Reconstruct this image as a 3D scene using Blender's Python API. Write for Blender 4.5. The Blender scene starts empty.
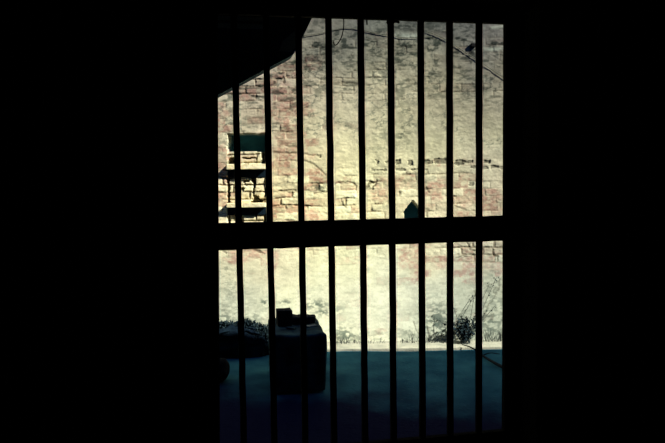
import bpy, bmesh, math, random
import numpy as np
from mathutils import Vector, Matrix
random.seed(7)
rng = np.random.default_rng(11)
S = bpy.context.scene
COL = S.collection

# ------------------------------------------------------------------ camera
CAM_H = 1.6
PITCH, ROLL, YAW = math.radians(3.748), math.radians(0.798), math.radians(10.866)
FPX = 665 * 35 / 36
cam_d = bpy.data.cameras.new('camera'); cam_d.lens = 35; cam_d.sensor_width = 36
cam = bpy.data.objects.new('camera', cam_d); COL.objects.link(cam)
CAM_ROT = Matrix.Rotation(math.pi/2 - PITCH, 4, 'X') @ Matrix.Rotation(-ROLL, 4, 'Z')
cam.matrix_world = Matrix.Translation((0, 0, CAM_H)) @ CAM_ROT
cam_d.clip_start = 0.02
S.camera = cam
R3 = CAM_ROT.to_3x3(); CP = Vector((0, 0, CAM_H))

def ray(px, py):
    return R3 @ Vector(((px - 332.5) / FPX, (221.5 - py) / FPX, -1))
def at(px, py, Y):                      # point of the place at depth Y
    d = ray(px, py); return CP + d * (Y / d.y)
def ground(px, py, z=0.0):              # point of the ground
    d = ray(px, py); return CP + d * ((z - CAM_H) / d.z)
P0 = Vector((0, 2.5, 0))
BM = Matrix.Translation(P0) @ Matrix.Rotation(YAW, 4, 'Z')      # building frame: s along the facade, t outwards
BI = BM.inverted()
def loc(px, py, t):                     # building-frame point on the plane t
    c = BI @ CP; d = BI.to_3x3() @ ray(px, py)
    return c + d * ((t - c.y) / d.y)

# ------------------------------------------------------------------ materials
def lin(c):
    c = np.asarray(c, float) / 255
    return np.where(c <= .04045, c / 12.92, ((c + .055) / 1.055) ** 2.4)

def mat(name, c1, c2, scale=6, rough=.9, bump=.3, bscale=40, metal=0, spec=.2, detail=6):
    m = bpy.data.materials.new(name); m.use_nodes = True
    n, l = m.node_tree.nodes, m.node_tree.links
    b = n['Principled BSDF']
    b.inputs['Roughness'].default_value = rough
    b.inputs['Metallic'].default_value = metal
    b.inputs['Specular IOR Level'].default_value = spec
    tc = n.new('ShaderNodeTexCoord')
    t = n.new('ShaderNodeTexNoise'); t.inputs['Scale'].default_value = scale; t.inputs['Detail'].default_value = detail
    r = n.new('ShaderNodeValToRGB')
    r.color_ramp.elements[0].position = .35; r.color_ramp.elements[1].position = .65
    r.color_ramp.elements[0].color = (*c1, 1); r.color_ramp.elements[1].color = (*c2, 1)
    l.new(tc.outputs['Object'], t.inputs['Vector']); l.new(t.outputs['Fac'], r.inputs['Fac']); l.new(r.outputs['Color'], b.inputs['Base Color'])
    t2 = n.new('ShaderNodeTexNoise'); t2.inputs['Scale'].default_value = bscale; t2.inputs['Detail'].default_value = 8
    bp = n.new('ShaderNodeBump'); bp.inputs['Strength'].default_value = bump; bp.inputs['Distance'].default_value = .01
    l.new(tc.outputs['Object'], t2.inputs['Vector']); l.new(t2.outputs['Fac'], bp.inputs['Height']); l.new(bp.outputs['Normal'], b.inputs['Normal'])
    return m

CELLBLACK = mat('black_plaster', (.007,.007,.007), (.012,.012,.012), 3, 1, .3, 20, 0, 0)  # near-black plaster, so the cell stays black
IRON = mat('black_iron', (.006,.006,.006), (.010,.009,.009), 30, .95, .6, 90, 0, .02)
FACADE = mat('dark_facade', (.03,.035,.04), (.06,.06,.06), 4, .95, .4)
SHADEROOFM = mat('shade_roof_slab', (.05,.05,.05), (.09,.09,.085), 4, .95, .4)
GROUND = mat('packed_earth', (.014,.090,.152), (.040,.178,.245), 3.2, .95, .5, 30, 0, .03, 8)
APRON = mat('pale_concrete', tuple(lin((146,147,132))), tuple(lin((182,180,160))), 9, .95, .5, 50)
BLOCKM = mat('dark_masonry', (.008,.022,.034), (.050,.115,.135), 9, .95, .8, 40, 0, .03)
BRICKM = mat('dark_brick', (.010,.012,.018), (.022,.026,.034), 20, .95, .8, 60, 0, .03)
TILEM = mat('pale_tile', (.16,.22,.22), (.28,.34,.32), 20, .8, .4)
CANOPY = mat('canopy_boards', (.05,.12,.19), (.10,.20,.25), 5, .9, .5, 30, 0, .05)
BATTEN = mat('grey_batten', (.55,.80,.78), (.65,.85,.82), 12, .9, .3)
LEAF = mat('dark_leaf', (.006,.014,.020), (.022,.040,.046), 14, .8, .2, 40, 0, .1)
STEM = mat('dark_stem', (.02,.03,.03), (.05,.055,.05), 30, .9, .4)
SOIL = mat('dark_soil', (.003,.006,.012), (.008,.016,.024), 8, 1, .8, 50, 0, 0)
STONEM = mat('dark_stone', (.003,.005,.008), (.008,.011,.016), 8, .95, .6, 30, 0, .03)
WOOD = mat('weathered_branch', (.012,.018,.026), (.03,.035,.04), 30, .9, .6, 60, 0, .05)
CABLE = mat('dusty_cable', tuple(lin((72,74,64))), tuple(lin((100,100,86))), 60, .8, .2)
BLACK = mat('black_wire', (.008,.008,.008), (.012,.012,.012), 60, .9, .2, 90, 0, .05)
SHELFM = mat('limewashed_slab', tuple(lin((225,210,165))), tuple(lin((246,236,196))), 20, .95, .5, 60)

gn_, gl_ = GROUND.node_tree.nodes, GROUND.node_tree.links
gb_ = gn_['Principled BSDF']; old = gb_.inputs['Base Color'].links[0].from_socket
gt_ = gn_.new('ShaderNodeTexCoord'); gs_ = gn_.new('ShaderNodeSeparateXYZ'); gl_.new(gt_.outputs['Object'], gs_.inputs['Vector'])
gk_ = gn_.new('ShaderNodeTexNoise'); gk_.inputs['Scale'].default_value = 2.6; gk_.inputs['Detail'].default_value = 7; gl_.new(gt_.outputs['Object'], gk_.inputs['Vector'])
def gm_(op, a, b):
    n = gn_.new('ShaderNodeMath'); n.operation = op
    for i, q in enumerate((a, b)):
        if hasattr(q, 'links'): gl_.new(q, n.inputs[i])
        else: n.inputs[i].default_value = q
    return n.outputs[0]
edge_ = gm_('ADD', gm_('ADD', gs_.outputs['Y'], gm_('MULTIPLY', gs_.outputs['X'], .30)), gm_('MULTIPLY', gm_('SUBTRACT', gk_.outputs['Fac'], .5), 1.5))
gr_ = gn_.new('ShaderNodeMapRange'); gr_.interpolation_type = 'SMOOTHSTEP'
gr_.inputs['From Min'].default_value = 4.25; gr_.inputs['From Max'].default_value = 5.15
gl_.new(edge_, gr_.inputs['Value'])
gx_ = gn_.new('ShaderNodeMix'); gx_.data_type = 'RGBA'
gx_.inputs['A'].default_value = (.0015,.005,.040,1)  # earth darkened near the building, a fade of light painted in
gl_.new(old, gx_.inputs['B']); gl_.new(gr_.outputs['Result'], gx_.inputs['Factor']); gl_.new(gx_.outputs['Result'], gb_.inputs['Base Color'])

# ------------------------------------------------------------------ helpers
def prop(o, label=None, cat=None, group=None, kind=None):
    if label: o['label'] = label
    if cat: o['category'] = cat
    if group: o['group'] = group
    if kind: o['kind'] = kind
    return o
def link(name, bm, m, parent=None, mw=None, smooth=False):
    me = bpy.data.meshes.new(name)
    bmesh.ops.recalc_face_normals(bm, faces=bm.faces)
    bm.to_mesh(me); bm.free()
    me.materials.append(m)
    if smooth:
        for p in me.polygons: p.use_smooth = True
    o = bpy.data.objects.new(name, me); COL.objects.link(o)
    if parent: o.parent = parent
    elif mw is not None: o.matrix_world = mw
    return o
def empty(name, mw):
    o = bpy.data.objects.new(name, None); COL.objects.link(o); o.matrix_world = mw
    o.empty_display_size = .1
    return o
def box(bm, x0, x1, y0, y1, z0, z1):
    v = [bm.verts.new((x, y, z)) for x in (x0, x1) for y in (y0, y1) for z in (z0, z1)]
    for f in ((0,1,3,2),(4,6,7,5),(0,4,5,1),(2,3,7,6),(0,2,6,4),(1,5,7,3)):
        bm.faces.new([v[i] for i in f])
def tube(bm, pts, rad, n=7):
    pts = [Vector(p) for p in pts]
    if not hasattr(rad, '__len__'): rad = [rad] * len(pts)
    rings = []
    for i, p in enumerate(pts):
        t = (pts[min(i+1, len(pts)-1)] - pts[max(i-1, 0)]).normalized()
        a = t.orthogonal().normalized() if i == 0 else (a - t * a.dot(t)).normalized()
        b = t.cross(a)
        rings.append([bm.verts.new(p + (a*math.cos(2*math.pi*k/n) + b*math.sin(2*math.pi*k/n)) * rad[i]) for k in range(n)])
    for r0, r1 in zip(rings, rings[1:]):
        for k in range(n): bm.faces.new((r0[k], r0[(k+1) % n], r1[(k+1) % n], r1[k]))
    bm.faces.new(rings[0][::-1]); bm.faces.new(rings[-1])
def spline(pts, n=6):
    pts = [Vector(p) for p in pts]; out = []
    P = [2*pts[0]-pts[1]] + pts + [2*pts[-1]-pts[-2]]
    for i in range(1, len(P)-2):
        for k in range(n):
            u = k / n; a, b, c, d = P[i-1:i+3]
            out.append(.5*((2*b) + (c-a)*u + (2*a-5*b+4*c-d)*u*u + (3*b-a-3*c+d)*u**3))
    return out + [pts[-1]]
from mathutils import noise as mn
def rough_box(sx, sy, sz, cuts=6, bev=.03, amp=.012, fr=6, seed=0):      # worn block, base centre at the origin
    bm = bmesh.new(); box(bm, -sx/2, sx/2, -sy/2, sy/2, 0, sz)
    bmesh.ops.bevel(bm, geom=bm.edges[:], offset=bev, segments=3, affect='EDGES', profile=.6)
    bmesh.ops.triangulate(bm, faces=bm.faces[:])
    bmesh.ops.subdivide_edges(bm, edges=[e for e in bm.edges if e.calc_length() > min(sx, sy, sz)/3], cuts=cuts, use_grid_fill=True)
    for v in bm.verts:
        k = mn.noise_vector(v.co*fr + Vector((seed*3.1, seed, 0))) * amp
        if v.co.z < .01: k.z = 0
        v.co += k
        v.co.z = max(0, v.co.z)
    return bm

# ------------------------------------------------------------------ the cell (building frame)
Z_TOP, Z_MT, Z_MB, Z_BOT = CAM_H+.607, CAM_H-.1575, CAM_H-.258, CAM_H-1.047
SL, SR = -.443, .705
FW = .05                                # width of the grille's outer frame
bm = bmesh.new()
o0, o1, z0, z1 = SL-FW, SR+FW, Z_BOT-FW, Z_TOP+FW
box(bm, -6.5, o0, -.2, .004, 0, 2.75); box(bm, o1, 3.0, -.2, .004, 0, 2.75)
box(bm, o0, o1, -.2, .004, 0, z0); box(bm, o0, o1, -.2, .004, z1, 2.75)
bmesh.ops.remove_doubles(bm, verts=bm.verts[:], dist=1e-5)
prop(link('wall_front', bm, CELLBLACK, mw=BM), kind='structure')
def bbox_obj(name, m, *a, mw=BM):
    bm = bmesh.new(); box(bm, *a); return prop(link(name, bm, m, mw=mw), kind='structure')
bbox_obj('wall_rear', CELLBLACK, -2.4, 2.4, -4.4, -4.2, 0, 2.65)
bbox_obj('wall_left', CELLBLACK, -2.4, -2.2, -4.2, -.2, 0, 2.65)
bbox_obj('wall_right', CELLBLACK, 2.2, 2.4, -4.2, -.2, 0, 2.65)
bbox_obj('floor', CELLBLACK, -2.4, 2.4, -4.4, -.2, -.1, 0)
bbox_obj('ceiling', CELLBLACK, -2.4, 2.4, -4.4, -.2, 2.65, 2.75)

# ------------------------------------------------------------------ the grille
G = empty('barred_grille', BM @ Matrix.Translation((0, 0, z0)))
prop(G, 'black iron grille of nine upright bars crossed by one thick horizontal rail', 'window bars')
gz = -z0
def rough_bar(name, s0, s1, t0, t1, za, zb, seed, along='s', amp=.0022, parent=G, step=.03, lean=0, snap=None):
    bm = bmesh.new()
    L = (s1-s0) if along == 's' else (zb-za)
    n = max(2, int(L/step)); rings = []
    prof = []
    if along == 's':
        a0, a1, b0, b1 = t0, t1, za, zb
    else:
        a0, a1, b0, b1 = s0, s1, t0, t1
    c = min(a1-a0, b1-b0)*.18
    prof = [(a0+c,b0),(a1-c,b0),(a1,b0+c),(a1,b1-c),(a1-c,b1),(a0+c,b1),(a0,b1-c),(a0,b0+c)]
    for i in range(n+1):
        q = i/n
        da = mn.noise(Vector((q*L*9, seed*7.3, 0))) * amp; db = mn.noise(Vector((q*L*9, seed*7.3, 9))) * amp
        w = 1 + mn.noise(Vector((q*L*14, seed*3.1, 5))) * amp/ (a1-a0) if along != 's' else 1
        r = []
        for (a, b) in prof:
            am = (a0+a1)/2
            aa = am + (a-am)*w + da
            e = mn.noise(Vector((q*L*22, b*30, seed))) * amp*.7
            if along == 's': r.append(bm.verts.new((s0+q*L, a, b+gz+e)))
            else:
                aa += lean*(q-.28)*(1 if snap is None or abs(am-snap) > abs(a-am)*0 and abs(a-snap) > c*1.5 else 0)
                if snap is not None and abs(a-snap) <= c*1.5: aa = a
                r.append(bm.verts.new((aa, b+db, za+gz+q*L)))
        rings.append(r)
    for r0, r1 in zip(rings, rings[1:]):
        for k in range(8): bm.faces.new((r0[k], r0[(k+1)%8], r1[(k+1)%8], r1[k]))
    bm.faces.new(rings[0]); bm.faces.new(rings[-1])
    return link(name, bm, IRON, parent)
TF = (-.035, .004)
rough_bar('top_rail', o0, o1, *TF, Z_TOP, Z_TOP+FW, 1)
rough_bar('bottom_rail', o0, o1, *TF, z0, Z_BOT, 2)
rough_bar('stile', o0, SL, *TF, Z_BOT, Z_TOP, 3, 'z', .0012, lean=.033, snap=o0)
rough_bar('stile', SR, o1, *TF, Z_BOT, Z_TOP, 4, 'z', .0012, snap=o1)
rough_bar('cross_rail', SL-.01, SR+.01, -.04, .003, Z_MB, Z_MT, 5, amp=.003)
kk = (2.455-.012)/2.455
for i, s in enumerate([-.3598,-.2424,-.1210,-.0054,.1206,.2395,.3611,.4800,.6043]):
    s = -.471 + (s+.471)*kk
    rough_bar('bar', s-.0119, s+.0119, -.024, 0, Z_BOT-.01, Z_TOP+.01, 10+i, 'z', .0016)
# loop of wire round the head of the sixth bar
c6 = loc(393, 21, -.012); c6.z += -z0
pts = [c6 + Vector((math.cos(a)*.022, math.sin(a)*.019, .004*math.sin(2*a)-.003)) for a in np.linspace(0, 2*math.pi*.97, 26)]
bm = bmesh.new(); tube(bm, pts, .0045); link('wire_loop', bm, BLACK, G, smooth=True)
# hooked wire and stub hanging from the top rail
def hang(name, pix, r, label, cat, t=-.015):
    P = [BM @ loc(*p, t) for p in pix]
    root = P[0].copy(); bm = bmesh.new(); tube(bm, [p-root for p in spline(P)], r)
    return prop(link(name, bm, BLACK, mw=Matrix.Translation(root), smooth=True), label, cat)
hang('hooked_wire', [(343.6,17.5),(343.8,24),(343.2,30),(341.5,37),(338.5,42.5),(336,45),(334.3,44.6),(333.6,41.5)], .0021,
     'thin black hooked wire dangling from the top of the grille past the fourth bar', 'wire')
hang('wire_stub', [(366.8,17.5),(366.9,21),(367,24.5)], [.003]*12+[.0045],
     'short black stub of wire hanging from the top of the grille beside the fifth bar', 'wire')

# ------------------------------------------------------------------ shade roof, added yard walls, ground
WY = 6.2                                # face of the far wall
W0 = Matrix.Identity(4)
SUN = Vector((-1.2, .7, -1.05)).normalized()
KY = 5.925                              # foot of the apron
bbox_obj('shade_roof', SHADEROOFM, -9, 9, -5.2, KY - 2.9*.7/1.05, 2.75, 2.9, mw=W0)  # unseen overhang, sized to throw shade up to the apron's foot
bbox_obj('sky_blocker_left', FACADE, -5.9, -5.6, 2.0, WY-.02, 0, 3.0, mw=W0)  # both side walls are unseen, added to cut sky light on the ground
bbox_obj('sky_blocker_right', FACADE, 5.6, 5.9, 3.0, WY-.02, 0, 2.2, mw=W0)
bbox_obj('wall_yard_front', FACADE, 2.98, 5.6, 2.85, 3.06, 0, 2.75, mw=W0)
bm = bmesh.new()
bmesh.ops.create_grid(bm, x_segments=240, y_segments=100, size=1)
for v in bm.verts:
    v.co = Vector((v.co.x*5.6, 4.05 + v.co.y*1.98, 0))
    p = v.co
    v.co.z = -.006 + .008*mn.noise(Vector((p.x*2, p.y*3, 0))) + .004*mn.noise(Vector((p.x*9, p.y*9, 3)))
    v.co.z = min(v.co.z, 0)
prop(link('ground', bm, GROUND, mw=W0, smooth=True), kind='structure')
bm = bmesh.new()
n = 300; X = np.linspace(-5.6, 5.6, n); 
va = [bm.verts.new((x, KY+.006*mn.noise(Vector((x*6,0,0))), -.02)) for x in X]
vb = [bm.verts.new((x, KY+.006+.008*mn.noise(Vector((x*6,0,0))), .018)) for x in X]
vc = [bm.verts.new((x, WY+.02, .022+.004*mn.noise(Vector((x*4,1,0))))) for x in X]
for i in range(n-1):
    bm.faces.new((va[i], va[i+1], vb[i+1], vb[i])); bm.faces.new((vb[i], vb[i+1], vc[i+1], vc[i]))
prop(link('trim_1', bm, APRON, mw=W0), kind='structure')

# ------------------------------------------------------------------ far wall: one worn brick and limewash surface
xs = np.concatenate([np.arange(-5.6, -1.75, .05), np.arange(-1.75, 2.25, .0064), np.arange(2.25, 5.61, .05)])
zs = np.concatenate([np.arange(0, 3.2, .0064), np.arange(3.2, 3.71, .05)])
XX, ZZ = np.meshgrid(xs, zs)
# photo-pixel coordinates of each wall point: used as a map of where marks lie on the wall
CI = np.array((Matrix.Translation((0,0,CAM_H)) @ CAM_ROT).inverted())
Pw = np.stack([XX, np.full_like(XX, WY), ZZ, np.ones_like(XX)], -1) @ CI.T
U = 332.5 + FPX * Pw[...,0] / -Pw[...,2]; V = 221.5 - FPX * Pw[...,1] / -Pw[...,2]

def vnoise(x, y, seed):
    xi = np.floor(x).astype(int); yi = np.floor(y).astype(int)
    fx = x - xi; fy = y - yi; fx = fx*fx*(3-2*fx); fy = fy*fy*(3-2*fy)
    def h(a, b):
        k = (a*374761393 + b*668265263 + seed*974711) & 0x7fffffff
        k = ((k ^ (k >> 13)) * 1274126177) & 0x7fffffff
        k = k ^ (k >> 16)
        return (k & 0xffff) / 65535.
    return (h(xi,yi)*(1-fx)+h(xi+1,yi)*fx)*(1-fy) + (h(xi,yi+1)*(1-fx)+h(xi+1,yi+1)*fx)*fy
def fbm(x, y, seed, o=4):
    a, s, t = 1, 0, 0
    for k in range(o):
        s = s + a*vnoise(x*2**k, y*2**k, seed+k*17); t += a; a *= .55
    return s/t
def sst(a, b, x):
    q = np.clip((x-a)/(b-a), 0, 1); return q*q*(3-2*q)
def gau(u, v, ru, rv):
    return np.exp(-(((U-u)/ru)**2 + ((V-v)/rv)**2))

# limewash, render and brick tones, with dimmer light towards the top painted in
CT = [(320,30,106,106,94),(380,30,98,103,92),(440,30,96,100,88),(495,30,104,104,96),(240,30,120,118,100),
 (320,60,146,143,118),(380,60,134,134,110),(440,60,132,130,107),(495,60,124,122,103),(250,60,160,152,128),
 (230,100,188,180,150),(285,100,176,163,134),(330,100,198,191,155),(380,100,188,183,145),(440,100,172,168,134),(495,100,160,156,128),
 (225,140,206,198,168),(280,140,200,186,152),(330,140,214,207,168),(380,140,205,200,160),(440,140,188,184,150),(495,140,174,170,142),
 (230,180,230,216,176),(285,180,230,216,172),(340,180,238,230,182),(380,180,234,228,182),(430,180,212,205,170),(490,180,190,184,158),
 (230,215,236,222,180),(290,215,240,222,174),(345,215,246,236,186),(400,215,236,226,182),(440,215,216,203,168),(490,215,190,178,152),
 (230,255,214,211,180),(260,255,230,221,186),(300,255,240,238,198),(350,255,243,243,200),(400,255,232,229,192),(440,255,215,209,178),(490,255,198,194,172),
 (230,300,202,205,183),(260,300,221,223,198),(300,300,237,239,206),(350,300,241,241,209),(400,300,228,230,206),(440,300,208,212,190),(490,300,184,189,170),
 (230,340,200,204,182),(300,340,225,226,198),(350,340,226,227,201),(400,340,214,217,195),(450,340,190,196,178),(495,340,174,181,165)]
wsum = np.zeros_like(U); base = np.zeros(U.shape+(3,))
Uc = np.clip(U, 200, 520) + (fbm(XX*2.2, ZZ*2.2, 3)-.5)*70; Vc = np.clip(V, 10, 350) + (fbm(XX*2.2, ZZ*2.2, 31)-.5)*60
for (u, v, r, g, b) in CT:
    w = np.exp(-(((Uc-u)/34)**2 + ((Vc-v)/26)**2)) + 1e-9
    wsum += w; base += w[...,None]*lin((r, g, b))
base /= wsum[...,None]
BASE_GAIN = 1.0
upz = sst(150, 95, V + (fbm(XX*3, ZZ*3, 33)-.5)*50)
base *= 1-upz[...,None]*np.array([.10, .125, .02])  # dims the upper wall in its colour, in place of weaker light
# brick bond
wx = XX + (fbm(XX*3, ZZ*3, 5)-.5)*.03; wz = ZZ + (fbm(XX*2.5, ZZ*2.5, 6)-.5)*.035
PZ, PX = .071, .205
row = np.floor(wz/PZ).astype(int)
def h1(a, seed):
    k = (a*374761393 + seed*668265263) & 0x7fffffff; k = ((k ^ (k >> 13))*1274126177) & 0x7fffffff
    return ((k ^ (k >> 16)) & 0xffff)/65535.
bx = wx/PX + .5*(row % 2) + (h1(row, 2)-.5)*.35
ib = np.floor(bx).astype(int); bid = ib*911 + row*3571
fxb = (bx-ib)*PX; fzb = wz-row*PZ
jx = .006 + .008*h1(bid, 8); jz = .006 + .006*h1(row, 9)
ed = np.minimum(np.minimum(fxb, PX-fxb)-jx*.5, np.minimum(fzb, PZ-fzb)-jz*.5)
ed = ed + (fbm(XX*34, ZZ*34, 12, 3)-.5)*.016
ed = ed - .0035*gau(482, 250, 50, 16) - .0015*gau(340, 198, 90, 26)
joint = 1-sst(-.003, .005, ed)
rb, rb2 = h1(bid, 21), h1(bid, 22)
# where bare red brick shows
TZ = [(285,100,16,34,.75),(240,88,22,16,.4),(222,112,10,16,.6),(285,150,16,26,.7),(300,60,20,14,.3),(290,205,16,14,.5),(310,216,12,8,.9),(316,182,16,12,.6),
 (312,140,8,16,.5),(346,188,14,10,.6),(380,188,16,14,.55),(240,258,18,7,.9),(250,268,14,7,.5),(272,260,6,10,.5),(410,246,12,4,1.),(412,258,12,7,.8),(440,266,18,10,.75),(470,268,16,10,.8),(495,268,12,9,.7),
 (436,194,14,14,.75),(466,200,13,14,.85),(492,196,12,16,.6),(222,150,8,40,.55),(222,195,8,20,.7),(400,185,22,16,.45),(350,215,8,6,.6),(222,258,10,8,.3),(430,250,40,10,.3)]
ta = np.zeros_like(U)
for (u, v, ru, rv, a) in TZ: ta = np.maximum(ta, a*gau(u, v, ru*1.25, rv*1.25))
shows = sst(-.12, .12, ta*1.25 - rb) * sst(.3, .55, fbm(XX*16, ZZ*22, 44, 3)+ta*.25)
smear = .35+.65*sst(.35, .62, fbm(XX*30, ZZ*42, 45, 3))
shows = shows*smear
tint = np.stack([.90-.20*rb2, .70-.22*rb2, .73-.22*rb2], -1)
col = base * (1 + shows[...,None]*(tint-1))
# where joints are open and visible
jv = .10 + .40*sst(28,50,V)*sst(112,88,V) + .8*np.exp(-((V-196)/30)**2)*sst(160, 172, V)*(.5+.5*sst(500, 430, np.abs(U-330)+330)) + .45*sst(312, 285, U)*sst(235, 215, V) + .8*gau(480, 250, 45, 14) + .25*sst(262, 245, V)*sst(236, 242, V)
jv = np.clip(jv, 0, 1)
broken = sst(.42, .66, fbm(XX*7, ZZ*11, 51, 3))
jvis = joint*jv*(.12+.88*np.maximum(broken, .75*gau(482, 248, 40, 16)))
col *= (1-.78*jvis[...,None]*np.array([.9, .96, 1.]))
# pale lime left in some joints of bare brick
lime = joint*shows*(1-broken)*.6
col = col*(1-lime[...,None]) + lime[...,None]*lin((232,222,186))
# uneven limewash, blotches, grime
bl = fbm(XX*9, ZZ*14, 61, 4); fine = fbm(XX*38, ZZ*64, 62, 3)
col *= (1+((rb-.5)*.22*jv*2)[...,None]*np.array([1,1.1,1.2]))
col *= (1 + (bl-.5)[...,None]*.34 + (fine-.5)[...,None]*.34)
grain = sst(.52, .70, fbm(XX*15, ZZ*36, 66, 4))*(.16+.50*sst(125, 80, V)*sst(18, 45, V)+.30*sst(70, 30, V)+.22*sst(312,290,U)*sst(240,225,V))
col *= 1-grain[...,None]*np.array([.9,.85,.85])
rid = 1-np.abs(2*fbm(XX*11, ZZ*19, 68, 5)-1); patch = sst(.40, .60, fbm(XX*4.5, ZZ*6, 69, 3))
crk = sst(.90, .97, rid)*(.12+.75*patch)*(.12 + .88*sst(158, 140, V)*sst(25, 45, V) + .35*sst(160, 175, V)*sst(240, 225, V))
col *= 1-.62*crk[...,None]*np.array([1, .93, .90])
GZ = [(313,64,14,12,.75),(342,52,9,8,.5),(352,84,9,3,.8),(380,72,13,11,.7),(400,62,10,16,.35),(432,75,13,6,.75),(418,86,8,10,.4),(352,128,14,7,.5),(385,135,12,8,.6),(400,136,12,9,.55),(415,128,10,8,.45),(458,72,8,6,.3),
 (405,27,16,5,.8),(432,27,12,6,.8),(462,27,14,6,.6),(490,36,12,12,.3),(288,128,12,5,.55),(283,135,10,4,.5),(318,188,14,4,.7),(322,186,10,5,.5),(400,180,22,8,.3),(425,180,16,8,.35),
 (232,290,16,18,.35),(225,272,8,8,.5),(264,302,3,3,.95),(286,302,6,2,.7),(316,305,12,5,.75),(322,312,9,4,.7),(345,335,14,9,.75),(360,338,14,5,.5),(385,336,20,5,.5),(412,333,12,6,.55),(340,310,5,4,.5),(345,302,3,2,.7),
 (437,322,15,20,.75),(465,330,14,14,.8),(490,325,14,22,.6),(488,296,14,22,.42),(495,275,8,14,.4),(505,320,14,34,.5),(240,306,30,9,.3),(225,318,14,10,.6),(250,318,14,8,.5)]
gn = fbm(XX*30, ZZ*52, 71, 4); gn2 = fbm(XX*13, ZZ*16, 73, 3)
gr = np.zeros_like(U)
for (u, v, ru, rv, a) in GZ: gr = np.maximum(gr, a*gau(u, v, ru*1.2, rv*1.2))
gm = sst(.50-.14*gr, .66-.14*gr, gn*.75+gn2*.25)*np.clip(gr*1.35, 0, 1)*np.where(V < 155, .62, .9)
col = col*(1-gm[...,None]*np.array([.84,.79,.78]))
disp = -.004*gm                                        # relief towards the yard is positive
disp = disp + .0055*(fbm(XX*6, ZZ*7, 81, 4)-.5) + .0032*(fine-.5)
chaos = fbm(XX*30, ZZ*52, 84, 4)-.5
disp = disp + jv*((rb2-.5)*.005) - jvis*.008 + .004*(bl-.5) + .0045*chaos*(.3+jv)
# pale coat lines across the top render
for (v0, u0, u1, hh) in ((36,390,425,2.6),(49,478,505,1.8),(27,480,505,1.6)):
    k = np.exp(-((V-v0-(fbm(XX*6, ZZ*0, 90)-.5)*3)/hh)**2)*sst(u0-3, u0+2, U)*sst(u1+3, u1-2, U)*sst(.25,.5,fbm(XX*14,ZZ*14,95,3))
    col = col*(1-.7*k[...,None]) + .7*k[...,None]*lin((150,156,142))
def seg(pts, w):
    d = np.full(U.shape, 1e9); ju = (fbm(XX*20, ZZ*20, 97, 4)-.5)*8
    for (a, b), (c, e) in zip(pts, pts[1:]):
        L = (c-a)**2+(e-b)**2
        q = np.clip(((U+ju-a)*(c-a)+(V+ju*.6-b)*(e-b))/L, 0, 1)
        d = np.minimum(d, np.hypot(U+ju-a-q*(c-a), V+ju*.6-b-q*(e-b)))
    return 1-sst(w*.5, w*.5+.8, d)
for pts, w, a in [([(303,160),(312,163),(318,168),(325,174)],1.2,.7),([(335,184.5),(341,182),(352,182),(355,185),(356,190)],1.2,.8),([(341,199),(341.5,204),(344,206)],1,.7),
   ([(361,189),(368,186),(372,182)],1.3,.8),([(372,182),(376,180.5),(375,190)],2.2,.9),([(366,181.5),(381,181.5)],1,.6),([(270,192),(286,192),(300,192.5)],.8,.55),([(315,194),(326,192)],.9,.6),
   ([(426,187),(429,192)],1.6,.6),([(222,250),(228,254)],1.6,.7),([(254,249.5),(262,253)],2,.8),([(467,241),(468,246)],1.2,.9),([(469,249),(475,251)],1.2,.8),([(492.5,249),(492.5,254.5),(497.5,256),(497.5,261)],1.3,.95),([(455,257),(476,255.5)],.8,.6),
   ([(273,152),(300,153),(318,156)],1.1,.6),([(285,145),(303,147)],1.1,.6),([(276,131),(292,132)],2,.35),([(282,76),(283,82)],1.4,.8),([(250,95),(262,97)],1.4,.6),([(344,83),(358,84)],1.2,.5),([(300,82),(330,83),(380,84)],.7,.25),([(420,208),(432,211)],1,.5),([(455,206),(466,210)],1.2,.6),
   ([(414,322),(416,330),(420,336)],1,.6),([(476,292),(478,299)],1.6,.6),([(480,318),(492,300),(503,275)],.9,.5),([(482,290),(494,283),(503,280)],.9,.4),([(446,35),(470,42),(503,62)],.6,.3)]:
    k = seg(pts, w*.8)*a*sst(.2, .45, fbm(XX*18, ZZ*18, 99, 2)+.15)
    col *= (1-.85*k[...,None]*np.array([.95,.97,1.])); disp = disp-.005*k
# holes left by lost bricks
soil = lin((22,24,24))
def hole(mask, depth, tone=None):
    global col, disp
    disp = np.where(mask > .5, -depth + .012*(fine-.5), disp)
    col = np.where((mask > .5)[...,None], (col*.25+soil*.5) if tone is None else col*tone, col)
rug = (fbm(XX*24, ZZ*24, 101, 3)-.5)
def rect(u0, u1, v0, v1, r=1.6):
    a, b = U+rug*r*2, V+rug*r*1.3
    return ((a > u0) & (a < u1) & (b > v0) & (b < v1)).astype(float)
for (u0, u1, v0, v1) in [(375.5,380,160.5,164.5),(386,389.5,161,164),(395.5,401.5,160,164.5),(407.5,412.5,160.5,165),(424,432,160,164),(434,447,159,164),(454,464,160,165),(462,473,160,163.5),(483,490.5,160,163)]:
    hole(rect(u0, u1, v0, v1, 3.0), .007, .38)
for (u0, u1, v0, v1) in [(371,375,168.5,171.5),(376,387,169,170.6),(396,406,168.8,170.6),(411.5,428,168.8,171),(471.5,478,166,169),(480.5,487,166,168.6),(490,504,165.6,168.6),(318,321,155,158),(469,474,182,186)]:
    hole(rect(u0, u1, v0, v1, 2.6), .005, .44)
def poly(pts):
    a, b = U+rug*1.6, V+rug*1.2; ins = np.zeros(U.shape, bool)
    for (x1, y1), (x2, y2) in zip(pts, pts[1:]+pts[:1]):
        c = ((y1 > b) != (y2 > b)) & (a < (x2-x1)*(b-y1)/((y2-y1) or 1e-9)+x1); ins ^= c
    return ins.astype(float)
def poly_sharp(pts):
    ins = np.zeros(U.shape, bool)
    for (x1, y1), (x2, y2) in zip(pts, pts[1:]+pts[:1]):
        ins ^= ((y1 > V) != (y2 > V)) & (U < (x2-x1)*(V-y1)/((y2-y1) or 1e-9)+x1)
    return ins.astype(float)
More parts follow.
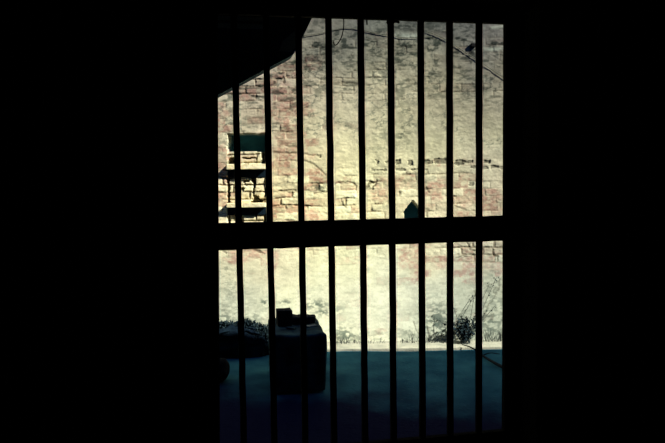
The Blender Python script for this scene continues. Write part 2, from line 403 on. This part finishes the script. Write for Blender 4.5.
# pointed lamp niche, its blue shade painted on the inside
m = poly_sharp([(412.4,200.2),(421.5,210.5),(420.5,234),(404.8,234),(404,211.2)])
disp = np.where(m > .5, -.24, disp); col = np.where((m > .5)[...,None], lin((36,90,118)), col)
# broken, half-blocked recess; teal shade painted into the deep hole at its top
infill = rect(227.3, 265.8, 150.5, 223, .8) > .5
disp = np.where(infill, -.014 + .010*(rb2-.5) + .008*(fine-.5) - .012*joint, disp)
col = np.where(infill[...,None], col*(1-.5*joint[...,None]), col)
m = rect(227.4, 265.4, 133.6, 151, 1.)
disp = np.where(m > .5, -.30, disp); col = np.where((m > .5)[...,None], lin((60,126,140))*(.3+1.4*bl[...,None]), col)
for pts, d in [([(227,178),(229.7,178),(229.5,203),(227,203)],.10),([(250,176),(256,176),(255.4,188),(253.8,188.5),(253.4,184),(251,181)],.11),([(243,180.2),(248.6,180),(249,182),(243,182.3)],.08),
   ([(241,187),(244.5,188.4),(243,191),(241,191)],.08),([(252.3,188),(254,188),(254,196),(252.4,196)],.09),([(253,195.2),(257.5,195.6),(259,199),(263,199.6),(261.8,205),(257,203.8),(250.3,202.4),(253,199.4)],.11),
   ([(228,159.5),(230,157.3),(236,156.5),(236,165),(228,165)],.12),([(261,150),(265,150),(265,165),(261.4,165)],.15),([(242,157.6),(255,157),(257,158.4),(243,159)],.07),
   ([(228,216),(230,216),(230,224),(228,224)],.09),([(235,216),(243.4,216),(243.4,224),(235,224)],.09),([(264.4,188),(266.4,188),(266,197),(264.6,197)],.08),([(264.4,214),(266,214),(266,224),(263.2,224)],.08)]:
    hole(poly(pts), d)
disp = np.where(disp > -.03, disp*(1-.72*sst(250, 275, V)), disp)
edge_fade = ((XX < -1.74) | (XX > 2.24)); disp = np.where(edge_fade, 0, disp)
col = np.clip(col*BASE_GAIN, .004, .92)
nz, nx = XX.shape
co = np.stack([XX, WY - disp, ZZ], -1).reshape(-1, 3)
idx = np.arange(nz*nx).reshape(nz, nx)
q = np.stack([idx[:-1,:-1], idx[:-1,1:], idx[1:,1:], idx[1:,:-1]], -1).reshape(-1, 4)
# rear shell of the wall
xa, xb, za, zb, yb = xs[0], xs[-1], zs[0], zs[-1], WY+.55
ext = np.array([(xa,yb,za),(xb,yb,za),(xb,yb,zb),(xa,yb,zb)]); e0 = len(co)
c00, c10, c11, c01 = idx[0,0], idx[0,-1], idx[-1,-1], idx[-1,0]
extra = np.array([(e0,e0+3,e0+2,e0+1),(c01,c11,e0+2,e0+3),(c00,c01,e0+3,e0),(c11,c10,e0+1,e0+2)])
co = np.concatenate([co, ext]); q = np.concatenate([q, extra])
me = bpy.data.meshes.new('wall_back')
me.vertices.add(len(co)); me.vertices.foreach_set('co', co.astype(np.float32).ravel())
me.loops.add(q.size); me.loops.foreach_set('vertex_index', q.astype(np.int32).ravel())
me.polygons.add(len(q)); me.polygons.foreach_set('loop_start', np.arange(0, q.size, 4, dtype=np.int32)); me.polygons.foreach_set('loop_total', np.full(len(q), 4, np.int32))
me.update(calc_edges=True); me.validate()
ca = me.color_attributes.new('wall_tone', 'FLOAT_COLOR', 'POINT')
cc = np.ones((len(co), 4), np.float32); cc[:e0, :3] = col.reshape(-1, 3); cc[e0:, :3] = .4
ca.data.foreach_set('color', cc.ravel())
wm = bpy.data.materials.new('limewashed_brick'); wm.use_nodes = True
n_, l_ = wm.node_tree.nodes, wm.node_tree.links; b_ = n_['Principled BSDF']
b_.inputs['Roughness'].default_value = .97; b_.inputs['Specular IOR Level'].default_value = .08
at_ = n_.new('ShaderNodeAttribute'); at_.attribute_name = 'wall_tone'
tc_ = n_.new('ShaderNodeTexCoord'); no_ = n_.new('ShaderNodeTexNoise'); no_.inputs['Scale'].default_value = 60; no_.inputs['Detail'].default_value = 6
mp_ = n_.new('ShaderNodeMapRange'); mp_.inputs['To Min'].default_value = .86; mp_.inputs['To Max'].default_value = 1.14
mx_ = n_.new('ShaderNodeVectorMath'); mx_.operation = 'SCALE'
l_.new(tc_.outputs['Object'], no_.inputs['Vector']); l_.new(no_.outputs['Fac'], mp_.inputs['Value'])
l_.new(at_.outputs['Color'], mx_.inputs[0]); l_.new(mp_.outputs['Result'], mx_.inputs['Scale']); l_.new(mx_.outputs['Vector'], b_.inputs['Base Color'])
bu_ = n_.new('ShaderNodeBump'); bu_.inputs['Strength'].default_value = .25; bu_.inputs['Distance'].default_value = .006
l_.new(no_.outputs['Fac'], bu_.inputs['Height']); l_.new(bu_.outputs['Normal'], b_.inputs['Normal'])
me.materials.append(wm)
WALL = bpy.data.objects.new('wall_back', me); COL.objects.link(WALL); prop(WALL, kind='structure')
# the two stone ledges built across the recess
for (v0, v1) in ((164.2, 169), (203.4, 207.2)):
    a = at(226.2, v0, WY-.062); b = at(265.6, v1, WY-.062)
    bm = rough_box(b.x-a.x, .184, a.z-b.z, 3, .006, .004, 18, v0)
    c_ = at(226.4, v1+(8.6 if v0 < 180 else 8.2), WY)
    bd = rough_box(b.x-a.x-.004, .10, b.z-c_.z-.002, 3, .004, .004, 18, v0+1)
    ob = link('shade_strip', bd, SOIL); ob.location = ((a.x+b.x)/2, WY+.049, c_.z+.001); ob.parent = WALL  # dark strip added under each ledge, standing in for its shadow
    o = link('ledge', bm, SHELFM); o.location = ((a.x+b.x)/2, WY+.030, b.z); o.parent = WALL

# ------------------------------------------------------------------ cables on the wall
def cable(name, pix, r, label, off=.009, m=CABLE):
    P = [at(u, v, WY-off) for (u, v) in pix]; root = P[0].copy(); bm = bmesh.new()
    tube(bm, [p-root for p in spline(P, 8)], r, 6)
    return prop(link(name, bm, m, mw=Matrix.Translation(root), smooth=True), label, 'cable')
cable('cable', [(240,42),(270,39),(300,36),(322,33),(343,28),(360,29.5),(375,33),(390,35.2),(404,37.6),(418,37.4),(432,36.5)], .003,
      'thin dusty cable running level across the top of the far wall')
cable('cable', [(426,31),(434,34),(444,38.5),(456,46),(468,54),(482,63),(494,71),(510,82)], .0028,
      'thin dusty cable slanting down the far wall to the right edge')
bm = rough_box(.05, .034, .035, 2, .01, .006, 20, 4)
p = at(472.8, 46.5, WY); o = link('wall_bracket', bm, BLACK, mw=Matrix.Translation((p.x, WY-.015, p.z-.01)))
prop(o, 'small black bracket fixed high on the far wall beside the ninth bar', 'bracket')

# ------------------------------------------------------------------ boarded canopy under the roof, top left
t0, t1 = .50, .62
prof = [(120,146),(170,121),(217,95.5),(243,81.5),(269,67.5),(288,57.5),(293.5,54),(297,49),(301,41),(306,30.5),(311.5,19),(316,9)]
pl = [loc(u, v, t0) for (u, v) in prof]
zr = 2.75
ro = Vector((pl[0].x, t0, zr))
CN = empty('canopy', BM @ Matrix.Translation(ro))
prop(CN, 'dark boarded canopy with a sloping lower edge hanging at the top left', 'canopy')
bm = bmesh.new()
chain = [(p.x-ro.x, p.z-ro.z) for p in pl]; chain += [(chain[-1][0]+.02, 0), (chain[0][0], 0)]
fa = [bm.verts.new((x, 0, z)) for x, z in chain]; fb = [bm.verts.new((x, t1-t0, z)) for x, z in chain]
bm.faces.new(fa); bm.faces.new(fb[::-1])
for i in range(len(chain)):
    j = (i+1) % len(chain); bm.faces.new((fa[i], fa[j], fb[j], fb[i]))
link('panel', bm, CANOPY, CN)
for (u0, v0, u1, v1, h) in ((200,18.2,263,19.4,1.3),(200,26,264,26.4,1.3)):
    a = loc(u0, v0, t0)-ro; b = loc(u1, v1, t0)-ro; hh = h*.0046
    bm = bmesh.new(); box(bm, a.x, b.x, -.014, 0, min(a.z, b.z)-hh, max(a.z, b.z)+hh)
    link('batten', bm, BATTEN, CN)
pp = [loc(u, v, t0)-ro for (u, v) in ((283,41),(296,30),(297,46),(291,52),(279,51))]  # pale piece standing in for the lit end of the canopy
bm = bmesh.new()
fa = [bm.verts.new((p.x, 0, p.z)) for p in pp]; fb = [bm.verts.new((p.x, -.012, p.z)) for p in pp]
bm.faces.new(fa[::-1]); bm.faces.new(fb)
for i in range(5): bm.faces.new((fa[i], fa[(i+1)%5], fb[(i+1)%5], fb[i]))
o = link('patch', bm, BATTEN, CN); o['label'] = 'lighter patch near the pointed end'

# ------------------------------------------------------------------ masonry block and what lies on it
gf = ground(324, 391.5)                                       # right front corner on the ground
yb_ = math.radians(8)
ax = Vector((math.cos(yb_), math.sin(yb_), 0)); ay = Vector((-math.sin(yb_), math.cos(yb_), 0))
BW, BD = .412, .66
d = ray(322, 334); tt = gf.y/d.y; BH = (CP+d*tt).z
bc = gf - ax*BW*.5 + ay*BD*.5 + Vector((.026, 0, 0))
BLK = Matrix.Translation((bc.x, bc.y, 0)) @ Matrix.Rotation(yb_, 4, 'Z')
bm = rough_box(BW, BD, BH, 7, .03, .014, 7, 2)
o = link('masonry_block', bm, BLOCKM, mw=BLK)
prop(o, 'dark worn masonry block standing on the ground behind the second and third bars', 'block')
bk = BLK.inverted()
def on_block(name, px, py, sx, sy, sz, rz, m, label, cat, seed, bev=.01, amp=.006, tilt=0):
    g = bk @ ground(px, py, BH)
    bm = rough_box(sx, sy, sz, 4, bev, amp, 16, seed)
    o = link(name, bm, m, mw=BLK @ Matrix.Translation((g.x, g.y, BH+.006)) @ Matrix.Rotation(rz, 4, 'Z') @ Matrix.Rotation(tilt, 4, 'Y'))
    return prop(o, label, cat)
on_block('brick', 284.3, 325.5, .118, .11, .125, .1, BRICKM, 'square dark brick standing upright on the masonry block', 'brick', 3, .008, .004)
on_block('tile_shard', 310, 328, .10, .05, .016, .25, TILEM, 'pale tile shard lying on the right side of the masonry block', 'tile', 5, .004, .004)
on_block('stone_slab', 303, 322.5, .20, .16, .05, -.1, BRICKM, 'dark flat stone slab at the back right of the masonry block', 'stone', 6, .015, .012)
on_block('tile_shard', 291.5, 329.5, .07, .045, .014, -.5, BLOCKM, 'small dull tile shard lying in front of the upright brick', 'tile', 8, .004, .004)

# dark stone cut by the left edge of the opening
g = ground(213, 384)
bm = bmesh.new(); bmesh.ops.create_icosphere(bm, subdivisions=4, radius=1)
for v in bm.verts:
    k = 1 + .18*mn.noise(v.co*1.6); c = v.co*k
    v.co = Vector((math.copysign(abs(c.x)**.7, c.x)*.125, c.y*.12, max(0, .085+c.z*.095)))
o = link('stone', bm, STONEM, mw=Matrix.Translation((g.x, g.y+.1, 0)), smooth=True)
prop(o, 'rounded black stone on the ground at the left edge of the opening', 'stone')

# ------------------------------------------------------------------ bushes, weeds, branch
def leaf(bm, p, d, L, W):
    d = d.normalized(); s = d.orthogonal().normalized()
    s = Matrix.Rotation(random.uniform(0, 6.28), 3, d) @ s
    u = d.cross(s)*L*.12
    v = [bm.verts.new(q) for q in (p, p+d*L*.5+s*W+u, p+d*L, p+d*L*.5-s*W+u)]
    bm.faces.new((v[0], v[1], v[2])); bm.faces.new((v[0], v[2], v[3]))
def rdir(up=.3):
    return Vector((random.gauss(0,1), random.gauss(0,1), random.gauss(up,1))).normalized()
# left: low dense bush over a hump of soil
ga, gb = ground(205, 356), ground(270, 356)
h0 = at(240, 322, gb.y).z
L0 = Vector(((ga.x+gb.x)/2, gb.y+.09, 0)); wx_ = (gb.x-ga.x)
B1 = empty('bush', Matrix.Translation(L0)); prop(B1, 'low dense dark bush at the foot of the far wall left of the masonry block', 'bush')
bm = bmesh.new(); bmesh.ops.create_icosphere(bm, subdivisions=5, radius=1)
for v in bm.verts:
    c = v.co
    x = math.copysign(abs(c.x)**.6, c.x)*(wx_*.5+.1)
    z = max(0, math.copysign(abs(c.z)**.55, c.z)*h0*.90)
    v.co = Vector((x-.09, c.y*.13, z)) + mn.noise_vector(Vector((x*11, c.y*3, c.z*4)))*.045 + mn.noise_vector(Vector((x*30, c.y*8, c.z*9)))*.02
    v.co.z = max(0, v.co.z)
link('hump', bm, SOIL, B1, smooth=True)
bm = bmesh.new()
for i in range(3200):
    x = random.uniform(-wx_*.5-.1, wx_*.5)
    top = h0*(.93+.16*mn.noise(Vector((x*7, 1, 0))))*(1-.25*max(0, (x-wx_*.32)/(wx_*.18))**2)
    z = top*random.uniform(.2, 1.0)**.35
    p = Vector((x, -.11*math.sqrt(max(0, 1-(z/top)**2*.8))*random.uniform(.8,1.1) + random.uniform(0, .06), z))
    leaf(bm, p, rdir(.5), random.uniform(.016, .034), random.uniform(.005, .010))
link('foliage', bm, LEAF, B1)
# right: small dense bush with straggling stems
c = ground(466, 344, .02)
B2 = empty('bush', Matrix.Translation((c.x, c.y+.03, .018))); prop(B2, 'small dark leafy bush at the foot of the far wall beside the ninth bar', 'bush')
bm = bmesh.new(); bs = bmesh.new()
for i in range(26):
    a = random.gauss(0, .55); e = Vector((math.sin(a)*random.uniform(.6,1)*.20, random.uniform(-.06,.05), random.uniform(.09,.24)))
    b = Vector((random.uniform(-.05,.05), random.uniform(-.03,.03), 0)); m_ = b.lerp(e, .5)+Vector((0,0,.03))
    tube(bs, spline([b, m_, e], 4), [.0035]*4+[.0025]*4+[.0015], 5)
    for k in range(26):
        q = random.uniform(.15, 1); p = (b.lerp(m_, q*2) if q < .5 else m_.lerp(e, q*2-1)) + Vector([random.gauss(0, .017) for _ in range(3)])
        p.z = max(.01, p.z); p.y = min(p.y, .07); leaf(bm, p, rdir(.2), random.uniform(.02,.042), random.uniform(.006,.013))
for (u, v) in ((452,304),(474,296),(481,300),(489,285),(497,276),(486,312),(495,306),(444,312),(436,318)):
    e = at(u, v, WY-.09) - Vector((c.x, c.y+.03, .018)); m_ = e*.5+Vector((random.uniform(-.02,.02),-.02,.02))
    P = spline([Vector((0,0,0)), m_, e], 6); tube(bs, P, [.003]*6+[.0022]*6+[.0013], 5)
    for k in range(12):
        p = P[random.randint(3, len(P)-1)] + Vector([random.gauss(0,.012) for _ in range(3)]); p.y = min(p.y, .08)
        leaf(bm, p, rdir(.2), random.uniform(.014,.028), random.uniform(.003,.007))
link('foliage', bm, LEAF, B2); link('stems', bs, STEM, B2)
# weeds along the wall
bm = bmesh.new()
for (u, n, h) in ((332,10,.05),(337,16,.07),(345,30,.09),(351,22,.08),(357,18,.06),(366,12,.05),(378,12,.05),(386,14,.06),(396,18,.07),(404,24,.07),(410,26,.06),(416,20,.12),(424,22,.08),(432,26,.12),(440,26,.13),(484,22,.14),(490,26,.16),(496,26,.15),(502,20,.13),(508,20,.14)):
    c = at(u, 343, WY-.03)
    for i in range(n):
        if random.random() < .55: continue
        b = Vector((c.x+random.gauss(0,.05), WY-random.uniform(.03,.10), .021)); hh = h*random.uniform(.35,1.1)
        e = b+Vector((random.gauss(0,.35)*hh, random.uniform(-.3,.05)*hh, hh)); s = Vector((random.uniform(.001,.0028), 0, 0))
        e.y = min(e.y, WY-.015); m_ = b.lerp(e, .55)+Vector((0,0,.1*hh))
        v = [bm.verts.new(x) for x in (b-s, b+s, m_+s, m_-s, e)]
        bm.faces.new((v[0],v[1],v[2],v[3])); bm.faces.new((v[3],v[2],v[4]))
prop(link('weeds', bm, STEM, mw=W0), 'thin straggly weeds growing along the foot of the far wall', 'weeds', kind='stuff')
# branch
def gp(u, v, z): return ground(u, v, z)
P = [gp(462,344.5,.045), gp(470,347,.04), gp(477,351,.035), gp(484,356.5,.02), gp(493,362,.018), gp(503,367,.018), gp(518,372,.018)]
root = Vector((P[3].x, P[3].y, 0)); sp = spline([p-root for p in P], 5)
BR = empty('fallen_branch', Matrix.Translation(root)); prop(BR, 'thin dark fallen branch lying on the ground at the lower right', 'branch')
bm = bmesh.new(); tube(bm, sp, list(np.linspace(.004, .017, len(sp))), 8); link('main_stem', bm, WOOD, BR, smooth=True)
bm = bmesh.new(); tube(bm, spline([sp[14], gp(490,353,.05)-root, gp(500,354,.07)-root], 4), [.006]*4+[.004]*4+[.002], 6); link('twig', bm, WOOD, BR, smooth=True)

# ------------------------------------------------------------------ light
sd = bpy.data.lights.new('sun', 'SUN'); sd.energy = 8.6; sd.angle = math.radians(.6); sd.color = (1, .99, .885)
so = bpy.data.objects.new('sun', sd); COL.objects.link(so); so.location = (3, -2, 8)
so.rotation_euler = SUN.to_track_quat('-Z', 'Y').to_euler()
w = bpy.data.worlds.new('sky'); S.world = w; w.use_nodes = True
bg = w.node_tree.nodes['Background']; bg.inputs['Color'].default_value = (.08, .30, 1, 1); bg.inputs['Strength'].default_value = .24
S.view_settings.view_transform = 'Standard'; S.view_settings.look = 'None'; S.view_settings.exposure = 0; S.view_settings.gamma = 1
S.view_settings.use_curve_mapping = False
